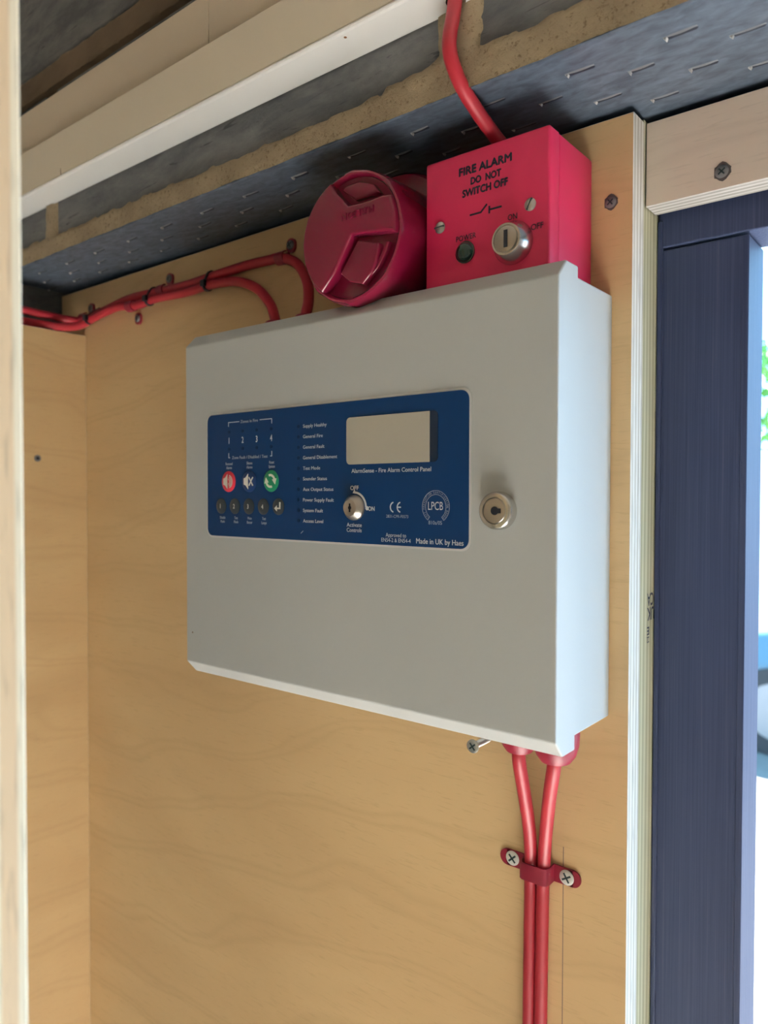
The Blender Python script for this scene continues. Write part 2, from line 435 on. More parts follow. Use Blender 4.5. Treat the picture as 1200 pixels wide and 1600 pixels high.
# steel lintel
lintel = root('steel_lintel', (.4, 0, ZC), 'dark galvanised steel lintel with punched slots spanning above the plywood and doorway', 'lintel')
bm = B(); box(bm, -.55, 1.45, -.0745, .10, ZC, ZC + .0035, .0008, 1); obj('flange', bm, M_steel, lintel)
def make_slot():
    """a punched slot: dark slit with a thin raised lip along the room side and an end tab with its glint in the colour"""
    L = .0078; bm = B()
    prism(bm, [(-L, -.0004), (-L * .85, -.0013), (L * .85, -.0013), (L, .0002), (L * .85, .0014), (-L * .85, .0014)], -.00012, .0004, 'z', 2)
    n = 8; a = []; b = []; c = []
    for i in range(n + 1):
        t = i / n; x = -L + 2 * L * t; h = .0003 + .0006 * math.sin(PI * t)
        a.append(bm.verts.new((x, -.0021, .0001))); b.append(bm.verts.new((x, -.0014, -h))); c.append(bm.verts.new((x, -.0008, -h * .3)))
    for i in range(n):
        f = bm.faces.new((a[i], b[i], b[i + 1], a[i + 1])); f.material_index = 3
        f = bm.faces.new((b[i], c[i], c[i + 1], b[i + 1])); f.material_index = 3
    prism(bm, [(-L - .0012, 0.0002), (-L + .0004, -.0016), (-L + .0012, 0.0002)], -.0015, .0007, 'y', 1)
    for v in bm.verts: pass
    me = bpy.data.meshes.new('keying_slot'); bm.to_mesh(me); bm.free()
    for m in (M_steel, M_slot, M_hole, M_lip): me.materials.append(m)
    return me
slot_me = make_slot()
for r, (yy, x0) in enumerate(((-.0525, .3223), (-.0335, .3490), (-.0155, .3223), (.0030, .3490))):
    for k in range(-13, 18):
        x = x0 + .0540 * k
        if x < -.40 or x > 1.2 or (yy > -.002 and x < .334): continue
        o = bpy.data.objects.new('keying_slot', slot_me); COL.objects.link(o); o.parent = lintel
        o.location = (x + random.uniform(-.001, .001) - .4, yy + random.uniform(-.0006, .0006), 0.0)
        o.rotation_euler = (0, 0, random.uniform(-.05, .05)); o.scale = (random.uniform(.85, 1.05),) + (random.uniform(.7, 1.1),) * 2

# remaining shell of the room and the outside skin
bm = B(); box(bm, -1.15, -.3350, -.072, .10, FL, ZC); struct('wall_pier_left', bm, M_block)
bm = B(); box(bm, 1.2445, 2.2, -.072, .10, FL, ZC); struct('wall_pier_right', bm, M_block)
bm = B(); box(bm, -.3348, .3310, .0450, .10, FL, ZC); struct('wall_outer', bm, M_render)
bm = B(); box(bm, -1.25, -1.15, -2.7, .10, FL, 1.1); struct('wall_side_left', bm, M_plaster)
bm = B(); box(bm, 2.2, 2.3, -2.7, .10, FL, 1.1); struct('wall_side_right', bm, M_plaster)
bm = B(); box(bm, -1.25, 2.3, -2.8, -2.7, FL, 1.1); struct('wall_rear', bm, M_plaster)
bm = B(); box(bm, -1.25, 2.3, -2.8, .10, 1.0, 1.1); struct('ceiling', bm, M_ceil)
bm = B(); box(bm, -1.25, 2.3, -2.8, .10, FL - .1, FL); struct('floor', bm, M_floor)

# ================================================================== FIRE ALARM CONTROL PANEL
H, PW, D = .2695, .3211, .07577
CHD, CHH, LD, T1, T2 = .0089, .0096, .0242, .0053, .0072
panel = root('fire_alarm_panel', (PW / 2, -.03, 0), 'wide light grey steel fire alarm control panel with blue label', 'control panel')
bm = B(); box(bm, .0015, PW - .0012, -D + LD - .004, 0, T2, H - T1, .0010); obj('back_box', bm, M_grey, panel)
bm = B(); prism(bm, [(-D, CHH), (-D, H - CHH), (-D + CHD, H), (-D + LD, H), (-D + LD, 0), (-D + CHD, 0)], 0, PW, 'x')
bmesh.ops.bevel(bm, geom=list(bm.edges), offset=.0009, segments=2, profile=.5, affect='EDGES')
lid = obj('door', bm, M_grey, panel)
yF = -D
# blue membrane label
LX0, LX1, LZ0, LZ1 = .0283, .2661, .1115, .2038
bm = B(); prism(bm, rrect(LX0 - .0014, LX1 + .0014, LZ0 - .0014, LZ1 + .0014, .0064), yF - .0004, yF + .001); obj('label_border', bm, M_border, panel)
bm = B(); prism(bm, rrect(LX0, LX1, LZ0, LZ1, .0055), yF - .0008, yF + .001); lab = obj('label_plate', bm, M_blue, panel)
yL = yF - .0008; yT = yL - .00012
# display window
bm = B(); prism(bm, rrect(.1723, .2446, .1627, .1932, .0030), yL - .0003, yL + .0006); win = obj('display_window', bm, M_navy, lab)
bm = B(); prism(bm, rrect(.1723, .2388, .1627, .1932, .0030, corners=(0, 1, 1, 0)), yL - .0005, yL - .0001); obj('display_film', bm, M_lcd, lab)
# lettering
def lett(lines, mat=M_print, parent=lab, y=yT):
    bm = B()
    for a in lines: text(bm, **a, y=y)
    return obj('lettering', bm, mat, parent)
g0 = glyphs('Supply Healthy')[0]; wn_ = max(c[0] for c in g0) - min(c[0] for c in g0)
text(B(), 'H', 0, 0, .001)
capL = .00225; SXL = .0222 / wn_ / (capL / CAP)
for i, s in enumerate(('Supply Healthy', 'General Fire', 'General Fault', 'General Disablement', 'Test Mode', 'Sounder Status', 'Aux Output Status', 'Power Supply Fault', 'System Fault', 'Access Level')):
    z = .1901 - i * .00723
    lett([dict(body=s, x=.1323, z=z - capL / 2, cap=capL, sx=SXL, align='L', bold=.008)])
    bm = B(); prism(bm, disc((.1278, z), .0013, 14), yL - .0003, yL); obj('indicator', bm, M_ind, lab)
lett([dict(body='AlarmSense - Fire Alarm Control Panel', x=.2082, z=.1572, cap=.0026, width=.0632, bold=.010)])
for i, s in enumerate('1234'):
    x = .0541 + i * .0154
    lett([dict(body=s, x=x, z=.1813, cap=.0044, sx=.72, bold=.02)])
    for zz in (.1900, .1772): bm = B(); prism(bm, disc((x, zz), .0013, 14), yL - .0003, yL); obj('indicator', bm, M_ind, lab)
lett([dict(body='Zones in Fire', x=.0768, z=.1960, cap=.0021, width=.0190, bold=.01)], M_print_d)
lett([dict(body='Zone Fault / Disabled / Test', x=.0771, z=.1696, cap=.0021, width=.0390, bold=.01)], M_print_d)
for (p, q, r) in (((.0657, .1972), (.0534, .1972), (.0534, .1940)), ((.0881, .1972), (.1008, .1972), (.1008, .1938)), ((.0536, .1742), (.0536, .1707), (.0552, .1707)), ((.1008, .1742), (.1008, .1707), (.0992, .1707))):
    w = .00028; sx_, sz_ = (1 if q[0] < .07 else -1), (1 if q[1] < .18 else -1); hor, ver = (p, r) if abs(p[1] - q[1]) < 1e-6 else (r, p)
    bm = B(); prism(bm, [(q[0] - sx_ * w, q[1] - sz_ * w), (hor[0], q[1] - sz_ * w), (hor[0], q[1] + sz_ * w), (q[0] + sx_ * w, q[1] + sz_ * w), (q[0] + sx_ * w, ver[1]), (q[0] - sx_ * w, ver[1])], yT, yL)
    obj('bracket_line', bm, M_print, lab)
for x, a, b in ((.0541, 'Resound', 'Alarms'), (.0771, 'Silence', 'Alarms'), (.1009, 'Reset', 'System')):
    lett([dict(body=a, x=x, z=.1652, cap=.0020, sx=.78, bold=.01), dict(body=b, x=x, z=.1622, cap=.0020, sx=.78, bold=.01)], M_print_d)
for x, a, b in ((.0465, 'Disable', 'Mode'), (.0620, 'Test', 'Mode'), (.0772, 'Mute', 'Buzzer'), (.0927, 'Test', 'Lamps')):
    lett([dict(body=a, x=x, z=.1247, cap=.0020, sx=.75, bold=.01), dict(body=b, x=x, z=.1217, cap=.0020, sx=.75, bold=.01)], M_print_d)
lett([dict(body='OFF', x=.1791, z=.1461, cap=.0027, width=.0070, bold=.022)]); lett([dict(body='ON', x=.1934, z=.1328, cap=.0027, width=.0052, bold=.022)])
lett([dict(body='Activate', x=.1789, z=.1222, cap=.0025, width=.0128, bold=.008), dict(body='Controls', x=.1789, z=.1188, cap=.0025, width=.0128, bold=.008)])
lett([dict(body='2831-CPR-F0573', x=.2141, z=.1287, cap=.0018, width=.0172)], M_print_d)
lett([dict(body='LPCB', x=.2430, z=.1340, cap=.0048, width=.0108, bold=-.004)])
lett([dict(body='810a/05', x=.2428, z=.1253, cap=.0022, width=.0098)], M_print_d)
lett([dict(body='Approved to', x=.2131, z=.1167, cap=.0024, width=.0160), dict(body='EN54-2 & EN54-4', x=.2131, z=.1135, cap=.0024, width=.0230)])
lett([dict(body='Made in UK by Haes', x=.2459, z=.1135, cap=.0031, width=.0340, bold=.008)])
# CE mark
bm = B()
for cx in (.2118, .2172): band(bm, (cx, .1353), .0027, .0035, PI * .58, PI * 1.42, yT, yL)
stroke(bm, (.2140, .1353), (.2170, .1353), .0008, yT, yL); obj('conformity_mark', bm, M_print, lab)
# horseshoe emblem with lettering round it
bm = B(); C0 = (.2431, .1358); a0, a1 = -PI / 2 + math.radians(36), 1.5 * PI - math.radians(36)
for r in (.0074, .0098): band(bm, C0, r - .0001, r + .0001, a0, a1, yT, yL, 60)
for a in (a0, a1): stroke(bm, (C0[0] + .0073 * math.cos(a), C0[1] + .0073 * math.sin(a)), (C0[0] + .0099 * math.cos(a), C0[1] + .0099 * math.sin(a)), .0002, yT, yL)
s = 'LOSS PREVENTION CERTIFICATION BOARD'
for i, ch in enumerate(s):
    if ch == ' ': continue
    a = a1 - math.radians(5) - (a1 - a0 - math.radians(10)) * i / (len(s) - 1)
    text(bm, ch, C0[0] + .0080 * math.cos(a), C0[1] + .0080 * math.sin(a), .0012, sx=.8, y=yT, rot=a - PI / 2)
obj('emblem_ring', bm, M_print_d, lab)
# scratch
bm = B(); stroke(bm, (.1300, .1163), (.1322, .1180), .0004, yT, yL); obj('scratch', bm, M_print_d, lab)
# round buttons
def button(x, z, r, mat, iconfn, dome=.0004):
    bm = B(); lathe(bm, (x, yL, z), [(.0002, r * 1.03), (-.0002, r * 1.03), (-.0005, r * .97), (-.0007, r * .6), (-.0008, r * .05)], 36)
    o = obj('button', bm, mat, panel, True)
    bm = B(); iconfn(bm, x, z, yL - .00105, yL - .0004); obj('icon', bm, M_icon, o); return o
def ic_speaker(bm, x, z, y0, y1):
    prism(bm, [(x - .0052, z - .0022), (x - .0052, z + .0022), (x - .0030, z + .0030), (x - .0006, z + .0056), (x - .0006, z - .0056), (x - .0030, z - .0030)], y0, y1)
def ic_loud(bm, x, z, y0, y1):
    ic_speaker(bm, x, z, y0, y1)
    for r, w in ((.0022, .0005), (.0036, .0006), (.0050, .0008)): band(bm, (x - .0004, z), r - w / 2, r + w / 2, -1.15, 1.15, y0, y1, 14)
def ic_mute(bm, x, z, y0, y1):
    ic_speaker(bm, x, z, y0, y1)
    stroke(bm, (x + .0004, z + .0031), (x + .0046, z - .0031), .0009, y0, y1); stroke(bm, (x + .0004, z - .0031), (x + .0046, z + .0031), .0009, y0, y1)
def ic_cycle(bm, x, z, y0, y1):
    for o in (0, PI):
        band(bm, (x, z), .0034, .0050, .35 + o, 1.95 + o, y0, y1, 14)
        e = Vector((x + .0042 * math.cos(.35 + o), z + .0042 * math.sin(.35 + o))); d = Vector((math.sin(.2 + o), -math.cos(.2 + o))); n = Vector((-d.y, d.x))
        prism(bm, [tuple(e + n * .0022), tuple(e - n * .0022), tuple(e + d * .0040)], y0, y1)
def ic_digit(s): return lambda bm, x, z, y0, y1: text(bm, s, x, z - .0016, .0032, sx=.9, y=y0, bold=.02)
def ic_enter(bm, x, z, y0, y1):
    stroke(bm, (x + .0022, z + .0033), (x + .0022, z - .0016), .0011, y0, y1); stroke(bm, (x + .0027, z - .0011), (x - .0012, z - .0011), .0011, y0, y1)
    prism(bm, [(x - .0034, z - .0011), (x - .0008, z + .0010), (x - .0008, z - .0032)], y0, y1)
button(.0535, .1528, .0076, M_bred, ic_loud); button(.0768, .1527, .0076, M_bblue, ic_mute); button(.1002, .1528, .0076, M_bgreen, ic_cycle)
for i, s in enumerate('1234'): button(.0448 + .0157 * i, .1343, .0057, M_bdark, ic_digit(s))
button(.1077, .1344, .0057, M_bdark, ic_enter)
# key switch on the label
bm = B(); band(bm, (.1789, .1346), .0092, .0106, .05, PI / 2, yT, yL, 16); prism(bm, [(.1775, .1440), (.1803, .1440), (.1789, .1466)], yT, yL)
prism(bm, disc((.1897, .1344), .0014, 14), yT, yL); obj('dial_mark', bm, M_print, lab)
bm = B(); lathe(bm, (.1792, yL, .1346), [(.0, .0083), (-.0014, .0083), (-.0020, .0080), (-.0048, .0058), (-.0052, .0052), (-.0050, .0049), (-.0050, .0001)], 44)
ks = obj('key_switch', bm, M_chrome_d, panel, True)
bm = B(); box(bm, .1786, .1798, yL - .00515, yL - .004, .1318, .1374); lathe(bm, (.1792, yL, .1346), [(-.00515, .0013), (-.004, .0013)], 16); obj('keyway', bm, M_hole, ks)
# cam lock on the door
LK = (.2862, .1342)
bm = B(); lathe(bm, (LK[0], yF, LK[1]), [(.0, .0108), (-.0042, .0106), (-.0058, .0100), (-.0062, .0094), (-.0062, .0074)], 48, cap=False); lk = obj('cam_lock', bm, M_chrome, panel, True)
bm = B(); lathe(bm, (LK[0], yF, LK[1]), [(.0, .0072), (-.0060, .0072), (-.0063, .0069), (-.0063, .0001)], 40); obj('lock_barrel', bm, M_chrome_d, lk, True)
bm = B(); prism(bm, disc((LK[0] + .0003, LK[1]), .0024, 18), yF - .0065, yF - .0055); box(bm, LK[0] - .0012, LK[0] + .0042, yF - .0066, yF - .0055, LK[1] - .0013, LK[1] + .0013); obj('keyway', bm, M_hole, lk)
# paint chip near the hinge edge
bm = B(); prism(bm, disc((.0077, .0333), .0007, 10), yF - .0001, yF + .0003); obj('paint_chip', bm, M_speck, panel)
# red cable glands through the top and bottom of the box
def gland(x, y, z, s, r, h):
    bm = B(); lathe(bm, (x, y, z), [(-.001 * s, r * .98), (.0030 * s, r), (h * .50 * s, r * .97), (h * .80 * s, r * .84), (h * s, r * .62), (h * s, .0040)], 36, 'z')
    return obj('cable_gland', bm, M_gland, panel, True)
gland(.2800, -.0400, T2, -1, .0125, .0195); gland(.3040, -.0400, T2, -1, .0138, .0205)
gland(.0555, -.0300, H - T1, 1, .0125, .0165); gland(.0890, -.0300, H - T1, 1, .0125, .0165)

# ================================================================== RED KEY-SWITCH BOX
RB0, RB1, RZ0, RZ1, RD = .2222, .3065, .2652, .3493, .0582
kb = root('isolator_switch_box', ((RB0 + RB1) / 2, -RD / 2, RZ0), 'square red metal key switch box lettered FIRE ALARM DO NOT SWITCH OFF', 'switch box')
bm = B(); box(bm, RB0, RB1, -RD + .012, 0, RZ0, RZ1, .0018, 3); obj('back_box', bm, M_redbox, kb, True)
bm = B(); box(bm, RB0 - .0002, RB1 + .0002, -RD, -RD + .0125, RZ0 - .0002, RZ1 + .0002, .0016, 3); obj('front_cover', bm, M_redbox, kb, True)
yR = -RD - .00015
for s, x, z, cap, w, b in (('FIRE ALARM', .2648, .3356, .0046, .0357, .045), ('DO  NOT', .2655, .3288, .0040, .0205, .045), ('SWITCH OFF', .2648, .3224, .0042, .0308, .045),
                           ('POWER', .2520, .2967, .0031, .0140, .010), ('ON', .2835, .3016, .0033, .0060, .010), ('OFF', .2992, .2928, .0033, .0076, .010)):
    bm = B(); text(bm, s, x, z, cap, width=w, y=yR, bold=b); obj('lettering', bm, M_black, kb)
bm = B()
for p, q in (((.2545, .3108), (.2622, .3108)), ((.2620, .3106), (.2664, .3147)), ((.2680, .3132), (.2680, .3088)), ((.2680, .3110), (.2763, .3110))): stroke(bm, p, q, .0011, yR, -RD)
obj('switch_symbol', bm, M_black, kb)
def slotted(x, z, ang):
    bm = B(); lathe(bm, (x, -RD, z), [(.0, .0036), (-.0006, .0036), (-.0014, .0028), (-.0018, .0016), (-.0019, .0001)], 28); o = obj('screw', bm, M_zinc, kb, True)
    bm = B(); stroke(bm, (x - .0034 * math.cos(ang), z - .0034 * math.sin(ang)), (x + .0034 * math.cos(ang), z + .0034 * math.sin(ang)), .0008, -RD - .00195, -RD - .0008); obj('slot', bm, M_cross, o)
slotted(.2331, .3081, .05); slotted(.2949, .3075, 1.1)
bm = B(); lathe(bm, (.2516, -RD, .2893), [(.0, .0066), (-.0010, .0066), (-.0012, .0060), (-.0030, .0052), (-.0045, .0035), (-.0052, .0014), (-.0053, .0001)], 32); obj('power_lamp', bm, M_led, kb, True)
KX, KZ = .2843, .2880
bm = B(); lathe(bm, (KX, -RD, KZ), [(.0, .0124), (-.0020, .0123), (-.0090, .0093), (-.0094, .0090), (-.0094, .0080), (-.0088, .0078), (-.0088, .0001)], 44); ky = obj('key_switch', bm, M_chrome, kb, True)
bm = B(); lathe(bm, (KX, -RD, KZ), [(-.0086, .0073), (-.0096, .0072), (-.0097, .0070), (-.0097, .0001)], 36); obj('key_barrel', bm, M_chrome_d, ky, True)
bm = B(); box(bm, KX - .0010, KX + .0014, -RD - .0100, -RD - .0085, KZ - .0048, KZ + .0050); obj('keyway', bm, M_hole, ky)

# ================================================================== RED SOUNDER
SX, SZ = .1780, .3085
sd = root('alarm_sounder', (SX, -.02, SZ - .05), 'round dark red alarm sounder mounted on the wall behind the panel top', 'sounder')
bm = B(); lathe(bm, (SX, 0, .3147), [(0, .0495), (-.0300, .0495), (-.0325, .0488), (-.0340, .0470)], 64); obj('base', bm, M_sound, sd, True)
def cap_r(t, r): return r * (1 + .026 * max(0, math.cos(8 * t + .2)) ** 2)
bm = B(); n = 160; rings = []
for yy, r, am in ((-.032, .0426, 1), (-.050, .0426, 1), (-.070, .0424, 1), (-.0770, .0420, .9), (-.0795, .0412, .7), (-.0802, .0400, .5), (-.0795, .0390, .2), (-.0765, .0380, 0), (-.0755, .0360, 0), (-.0755, .0002, 0)):
    ring = []
    for i in range(n):
        t = 2 * PI * i / n; rr = r + (cap_r(t, r) - r) * am
        ring.append(bm.verts.new((SX + rr * math.cos(t), yy, SZ + rr * math.sin(t))))
    rings.append(ring)
for A, C in zip(rings, rings[1:]):
    for i in range(n): bm.faces.new((A[i], A[(i + 1) % n], C[(i + 1) % n], C[i]))
bm.faces.new(rings[0]); bm.faces.new(rings[-1]); bmesh.ops.recalc_face_normals(bm, faces=bm.faces)
cover = obj('cover', bm, M_sound, sd, True)
# raised face with two notches, and the glossy louvre plate and rib standing in the lower notch
def rel(pts): return [(SX + a, SZ + b) for a, b in pts]
def plate(name, pts, y0, y1, bev):
    bm = B(); prism(bm, pts, y0, y1); bmesh.ops.bevel(bm, geom=[e for e in bm.edges if all(v.co.y < (y0 + .001) for v in e.verts)], offset=bev, segments=4, profile=.5, affect='EDGES')
    obj(name, bm, M_sound, sd, True)
c0 = (SX, SZ)
plate('face_plate', arc(c0, .0392, -.14, .46, 12) + rel([(.0285, .0185), (.0150, .0178), (.0013, .0185), (-.0095, .0290)]) + arc(c0, .0392, 1.95, 4.12, 34) + rel([(-.0108, -.0222), (-.0035, -.0120), (.0040, -.0005), (.0290, -.0035)]), -.0838, -.072, .0020)
plate('louvre_plate', rel([(.0068, -.0035), (.0236, -.0085), (.0242, -.0110), (.0222, -.0205), (.0175, -.0270), (.0107, -.0322), (.0000, -.0290), (-.0082, -.0225), (-.0008, -.0130)]), -.0808, -.072, .0016)
plate('curved_rib', arc(c0, .0322, -1.25, -.28, 18) + arc(c0, .0290, -.28, -1.25, 18), -.0792, -.072, .0009)
plate('upper_plate', rel([(.0040, .0225), (.0240, .0225), (.0190, .0290), (.0080, .0335), (-.0040, .0335), (-.0070, .0310)]), -.0800, -.072, .0016)
bm = B(); text(bm, 'FULLEON', SX + .0098, SZ + .0138, .0042, width=.0262, y=-.0846, rot=PI, bold=.012)
r = bmesh.ops.extrude_face_region(bm, geom=bm.faces[:]); bmesh.ops.translate(bm, verts=[v for v in r['geom'] if isinstance(v, bmesh.types.BMVert)], vec=(0, .0012, 0))
obj('raised_lettering', bm, M_sound, sd)

# ================================================================== CABLES
CR = .0042
def cable(name, pts, label, r=CR, k=10):
    bm = B(); tube(bm, spline(pts, k), r, 18); return tag(obj(name, bm, M_cable, None, True), label, 'cable')
cable('fire_cable', [(.2690, -.0330, .3482), (.2672, -.0380, .3535), (.2645, -.0460, .3592), (.2627, -.0640, .3680), (.2600, -.0790, .3800), (.2579, -.0860, .3965), (.2585, -.0820, .4200), (.2588, -.0802, .4420)],
      'short red cable curving from the top of the red switch box up into white trunking')
cable('fire_cable', [(-.2925, -.0790, .3372), (-.2925, -.0650, .3368), (-.2920, -.0420, .3358), (-.2890, -.0200, .3350), (-.2760, -.0085, .3335), (-.2369, -.0070, .3375), (-.1887, -.0070, .3426), (-.1440, -.0070, .3420), (-.0927, -.0065, .3405), (-.0546, -.0062, .3418), (-.0106, -.0058, .3430), (.0200, -.0060, .3420),
      (.0388, -.0075, .3402), (.0597, -.0100, .3303), (.0765, -.0160, .3121), (.0857, -.0240, .2938), (.0890, -.0300, .2820), (.0890, -.0300, .2750)],
      'upper of two red cables along the wall, clipped beside the sounder before turning down')
cable('fire_cable', [(-.2925, -.0790, .3245), (-.2925, -.0650, .3250), (-.2905, -.0450, .3250), (-.2800, -.0300, .3235), (-.2600, -.0200, .3240), (-.2287, -.0160, .3310), (-.1934, -.0152, .3345), (-.1665, -.0125, .3318), (-.1375, -.0112, .3340), (-.0880, -.0100, .3325), (-.0530, -.0095, .3335),
      (-.0180, -.0095, .3302), (.0116, -.0120, .3190), (.0378, -.0200, .2997), (.0535, -.0290, .2830), (.0555, -.0300, .2750)],
      'lower of two red cables along the wall, arching down first into the panel top')
cable('fire_cable', [(.2800, -.0400, -.0060), (.2795, -.0395, -.0180), (.2774, -.0300, -.0385), (.2742, -.0165, -.0660), (.2716, -.0082, -.0890), (.2702, -.0054, -.1080), (.2697, -.0048, -.1300), (.2694, -.0048, -.1700), (.2690, -.0048, -.2600), (.2690, -.0048, -.6)],
      'left of two red cables dropping from the bottom of the grey panel')
cable('fire_cable', [(.3040, -.0400, -.0060), (.3025, -.0395, -.0180), (.2955, -.0300, -.0379), (.2868, -.0165, -.0640), (.2812, -.0082, -.0880), (.2790, -.0054, -.1080), (.2784, -.0048, -.1300), (.2780, -.0048, -.1650), (.2776, -.0048, -.2600), (.2776, -.0048, -.6)],
      'right of two red cables dropping from the bottom of the grey panel')

# ------------------------------------------------------------------ screws
def add_cross(bm, x, y, z, r, ang=.6, w=.35):
    for a in (ang, ang + PI / 2):
        stroke(bm, (x - r * math.cos(a), z - r * math.sin(a)), (x + r * math.cos(a), z + r * math.sin(a)), r * w, y - .00012, y + .0006)
def screw_parts(parent, x, y, z, r, mat, ang=.6, dome=.0008, recess=.62):
    bm = B(); lathe(bm, (x, y, z), [(.0004, r), (-.0002, r), (-dome * .7, r * .85), (-dome, r * .45), (-dome, .0001)], 26); o = obj('screw', bm, mat, parent, True)
    bm = B(); add_cross(bm, x, y - dome, z, r * recess, ang); obj('recess', bm, M_cross, o); return o

# two-hole saddle over the pair of cables
sa = root('saddle_clip', (.274, 0, -.1060), 'dark red two-screw saddle clip strapping the pair of cables below the panel', 'clip')
bm = B(); th = .0009; zc = -.1012; hw = .0055
outer = [(.2505, 0), (.2505, -.0012), (.2642, -.0012), (.2642, -.0085), (.2650, -.0108), (.2672, -.0122), (.2818, -.0122), (.2840, -.0108), (.2848, -.0085), (.2848, -.0012), (.2975, -.0012), (.2975, 0), (.2838, 0), (.2838, -.0082), (.2831, -.0102), (.2814, -.0111), (.2676, -.0111), (.2659, -.0102), (.2652, -.0082), (.2652, 0)]
prism(bm, outer, zc - hw, zc + hw, 'z')
obj('strap', bm, M_clip, sa, True)
for x in (.2505, .2975):
    bm = B(); prism(bm, disc((x, zc), hw, 24), -.0012, 0); obj('lug', bm, M_clip, sa)
screw_parts(sa, .2545, -.0014, zc + .0003, .0049, M_zinc_w, .75, recess=.68); screw_parts(sa, .2935, -.0014, zc - .0003, .0049, M_zinc_w, .55, recess=.68)

# single-cable P clips on the upper run
def pclip(cx, cz, s, label, r=CR, tz=.0115, yc=-.0070, lean=0):
    """strap round the cable at (cx, cz), lug on the wall above (s=1) or below (s=-1)"""
    rt = root('p_clip', (cx, 0, cz), label, 'clip')
    bm = B(); ro = r + .0013; ri = r + .0002; n = 16
    a0, a1 = (PI * .5, PI * 2.35)
    pts = [(yc + ro * math.cos(a0 + (a1 - a0) * i / n + PI / 2 * 0), cz + s * ro * math.sin(a0 + (a1 - a0) * i / n)) for i in range(n + 1)]
    # open loop whose gap meets the wall side, carried on as the lug
    inn = [(yc + ri * math.cos(a0 + (a1 - a0) * (1 - i / n)), cz + s * ri * math.sin(a0 + (a1 - a0) * (1 - i / n))) for i in range(n + 1)]
    prism(bm, pts + inn, cx - .0050, cx + .0050, 'x'); obj('strap', bm, M_clip, rt, True)
    bm = B(); prism(bm, rrect(cx + lean - .0050, cx + lean + .0050, cz + s * tz - .0062, cz + s * tz + .0055, .0045), -.0022, 0); obj('lug', bm, M_clip, rt)
    screw_parts(rt, cx + lean, -.0024, cz + s * tz, .0040, M_rust, .5, .0016)
    return rt
pclip(.0395, .3398, 1, 'dark red cable clip with screw just left of the alarm sounder', lean=.004, yc=-.0078)
pclip(-.1290, .3418, 1, 'dark red cable clip holding the upper cable between two black ties', lean=.004)
pclip(-.2700, .3352, 1, 'dark red cable clip at the corner above the left plywood lining', lean=.002, yc=-.0085)
pclip(-.1730, .3320, -1, 'red cable clip hanging below the lower cable where it dips', lean=-.006, tz=.0090, yc=-.0132)

# cable ties round the pair
def tie(x, up, lo, label, lean=.0):
    """strap round two cables whose centres are up and lo, both (y, z)"""
    rt = root('cable_tie', (x, (up[0] + lo[0]) / 2, lo[1]), label, 'cable tie')
    U, V = Vector(up), Vector(lo); d = (U - V).normalized(); n = Vector((-d.y, d.x)); r = CR + .0002
    loop = [U + (d * math.sin(t) + n * math.cos(t)) * r for t in [PI * i / 12 for i in range(13)]] + [V - (d * math.sin(t) + n * math.cos(t)) * r for t in [PI * i / 12 for i in range(13)]]
    mid = (U + V) / 2; bm = B(); A = []
    for sx in (-.0015, .0015):
        for o in (0, .0010):
            A.append([bm.verts.new((x + sx + lean * (p.y - mid.y), p.x + (p - mid).normalized().x * o, p.y + (p - mid).normalized().y * o)) for p in loop])
    m = len(loop)
    for i in range(m):
        k = (i + 1) % m
        for q, w in ((0, 1), (1, 3), (3, 2), (2, 0)): bm.faces.new((A[q][i], A[q][k], A[w][k], A[w][i]))
    bmesh.ops.recalc_face_normals(bm, faces=bm.faces); obj('strap', bm, M_tie, rt, True)
    hy = min(up[0], lo[0]) - CR - .0018; hz = lo[1] + .001
    bm = B(); box(bm, x - .0028, x + .0028, hy - .0012, hy + .0026, hz - .0028, hz + .0028, .0005, 1); obj('head', bm, M_tie, rt)
    bm = B(); tube(bm, [Vector((x, hy, hz - .002)), Vector((x + .002, hy + .001, hz - .0055)), Vector((x + .007, hy + .002, hz - .0080))], .0007, 8); obj('tail', bm, M_tie, rt)
tie(-.0562, (-.0062, .3418), (-.0095, .3335), 'black cable tie nearest the sounder around the two red cables', .10)
tie(-.1440, (-.0070, .3420), (-.0115, .3337), 'middle black cable tie around the two red cables', .10)
tie(-.2430, (-.0073, .3370), (-.0180, .3283), 'black cable tie nearest the left corner around the two red cables', .10)

# lone screws
def lone(name, x, y, z, r, mat, label, axis='y', cat='screw', dome=.0008, hole=None, shaft=0):
    rt = root(name, (x, y, z - r), label, cat)
    if hole: bm = B(); prism(bm, [(px + hole * .15 * math.sin(7 * i), pz + hole * .18 * math.cos(5 * i)) for i, (px, pz) in enumerate(disc((x, z), hole, 22))], y - .0001, y + .0004); obj('torn_hole', bm, M_torn, rt)
    screw_parts(rt, x, y, z, r, mat, .7, dome)
    if shaft:
        bm = B(); lathe(bm, (x, y, z), [(.0, r * .95), (.0028, r * .52)] + [(.0028 + .0007 * i, r * (.52 if i % 2 else .40)) for i in range(1, int(shaft / .0007))] , 18); obj('shank', bm, M_zinc, rt, True)
    return rt
lone('screw', .3767, .0194, .3303, .0038, M_rust, 'countersunk screw sunk in the plywood board above the doorway', hole=.0049)
lone('screw', .3182, -.0001, .3209, .0036, M_rust, 'countersunk screw in the plywood right of the red switch box', hole=.0044)
lone('screw', .2345, -.0200, -.0246, .0046, M_zinc, 'bright loose screw sticking out of the plywood under the panel', shaft=.0205)
rt = root('screw', (-.2823, -.0557, .1780), 'small dark screw sunk in the left plywood lining', 'screw')
bm = B(); lathe(bm, (-.2822, -.0557, .1812), [(-.0006, .0036), (.0002, .0036), (.0004, .0028), (.0004, .0001)], 20, 'x'); o = obj('screw_head', bm, M_rust, rt, True)
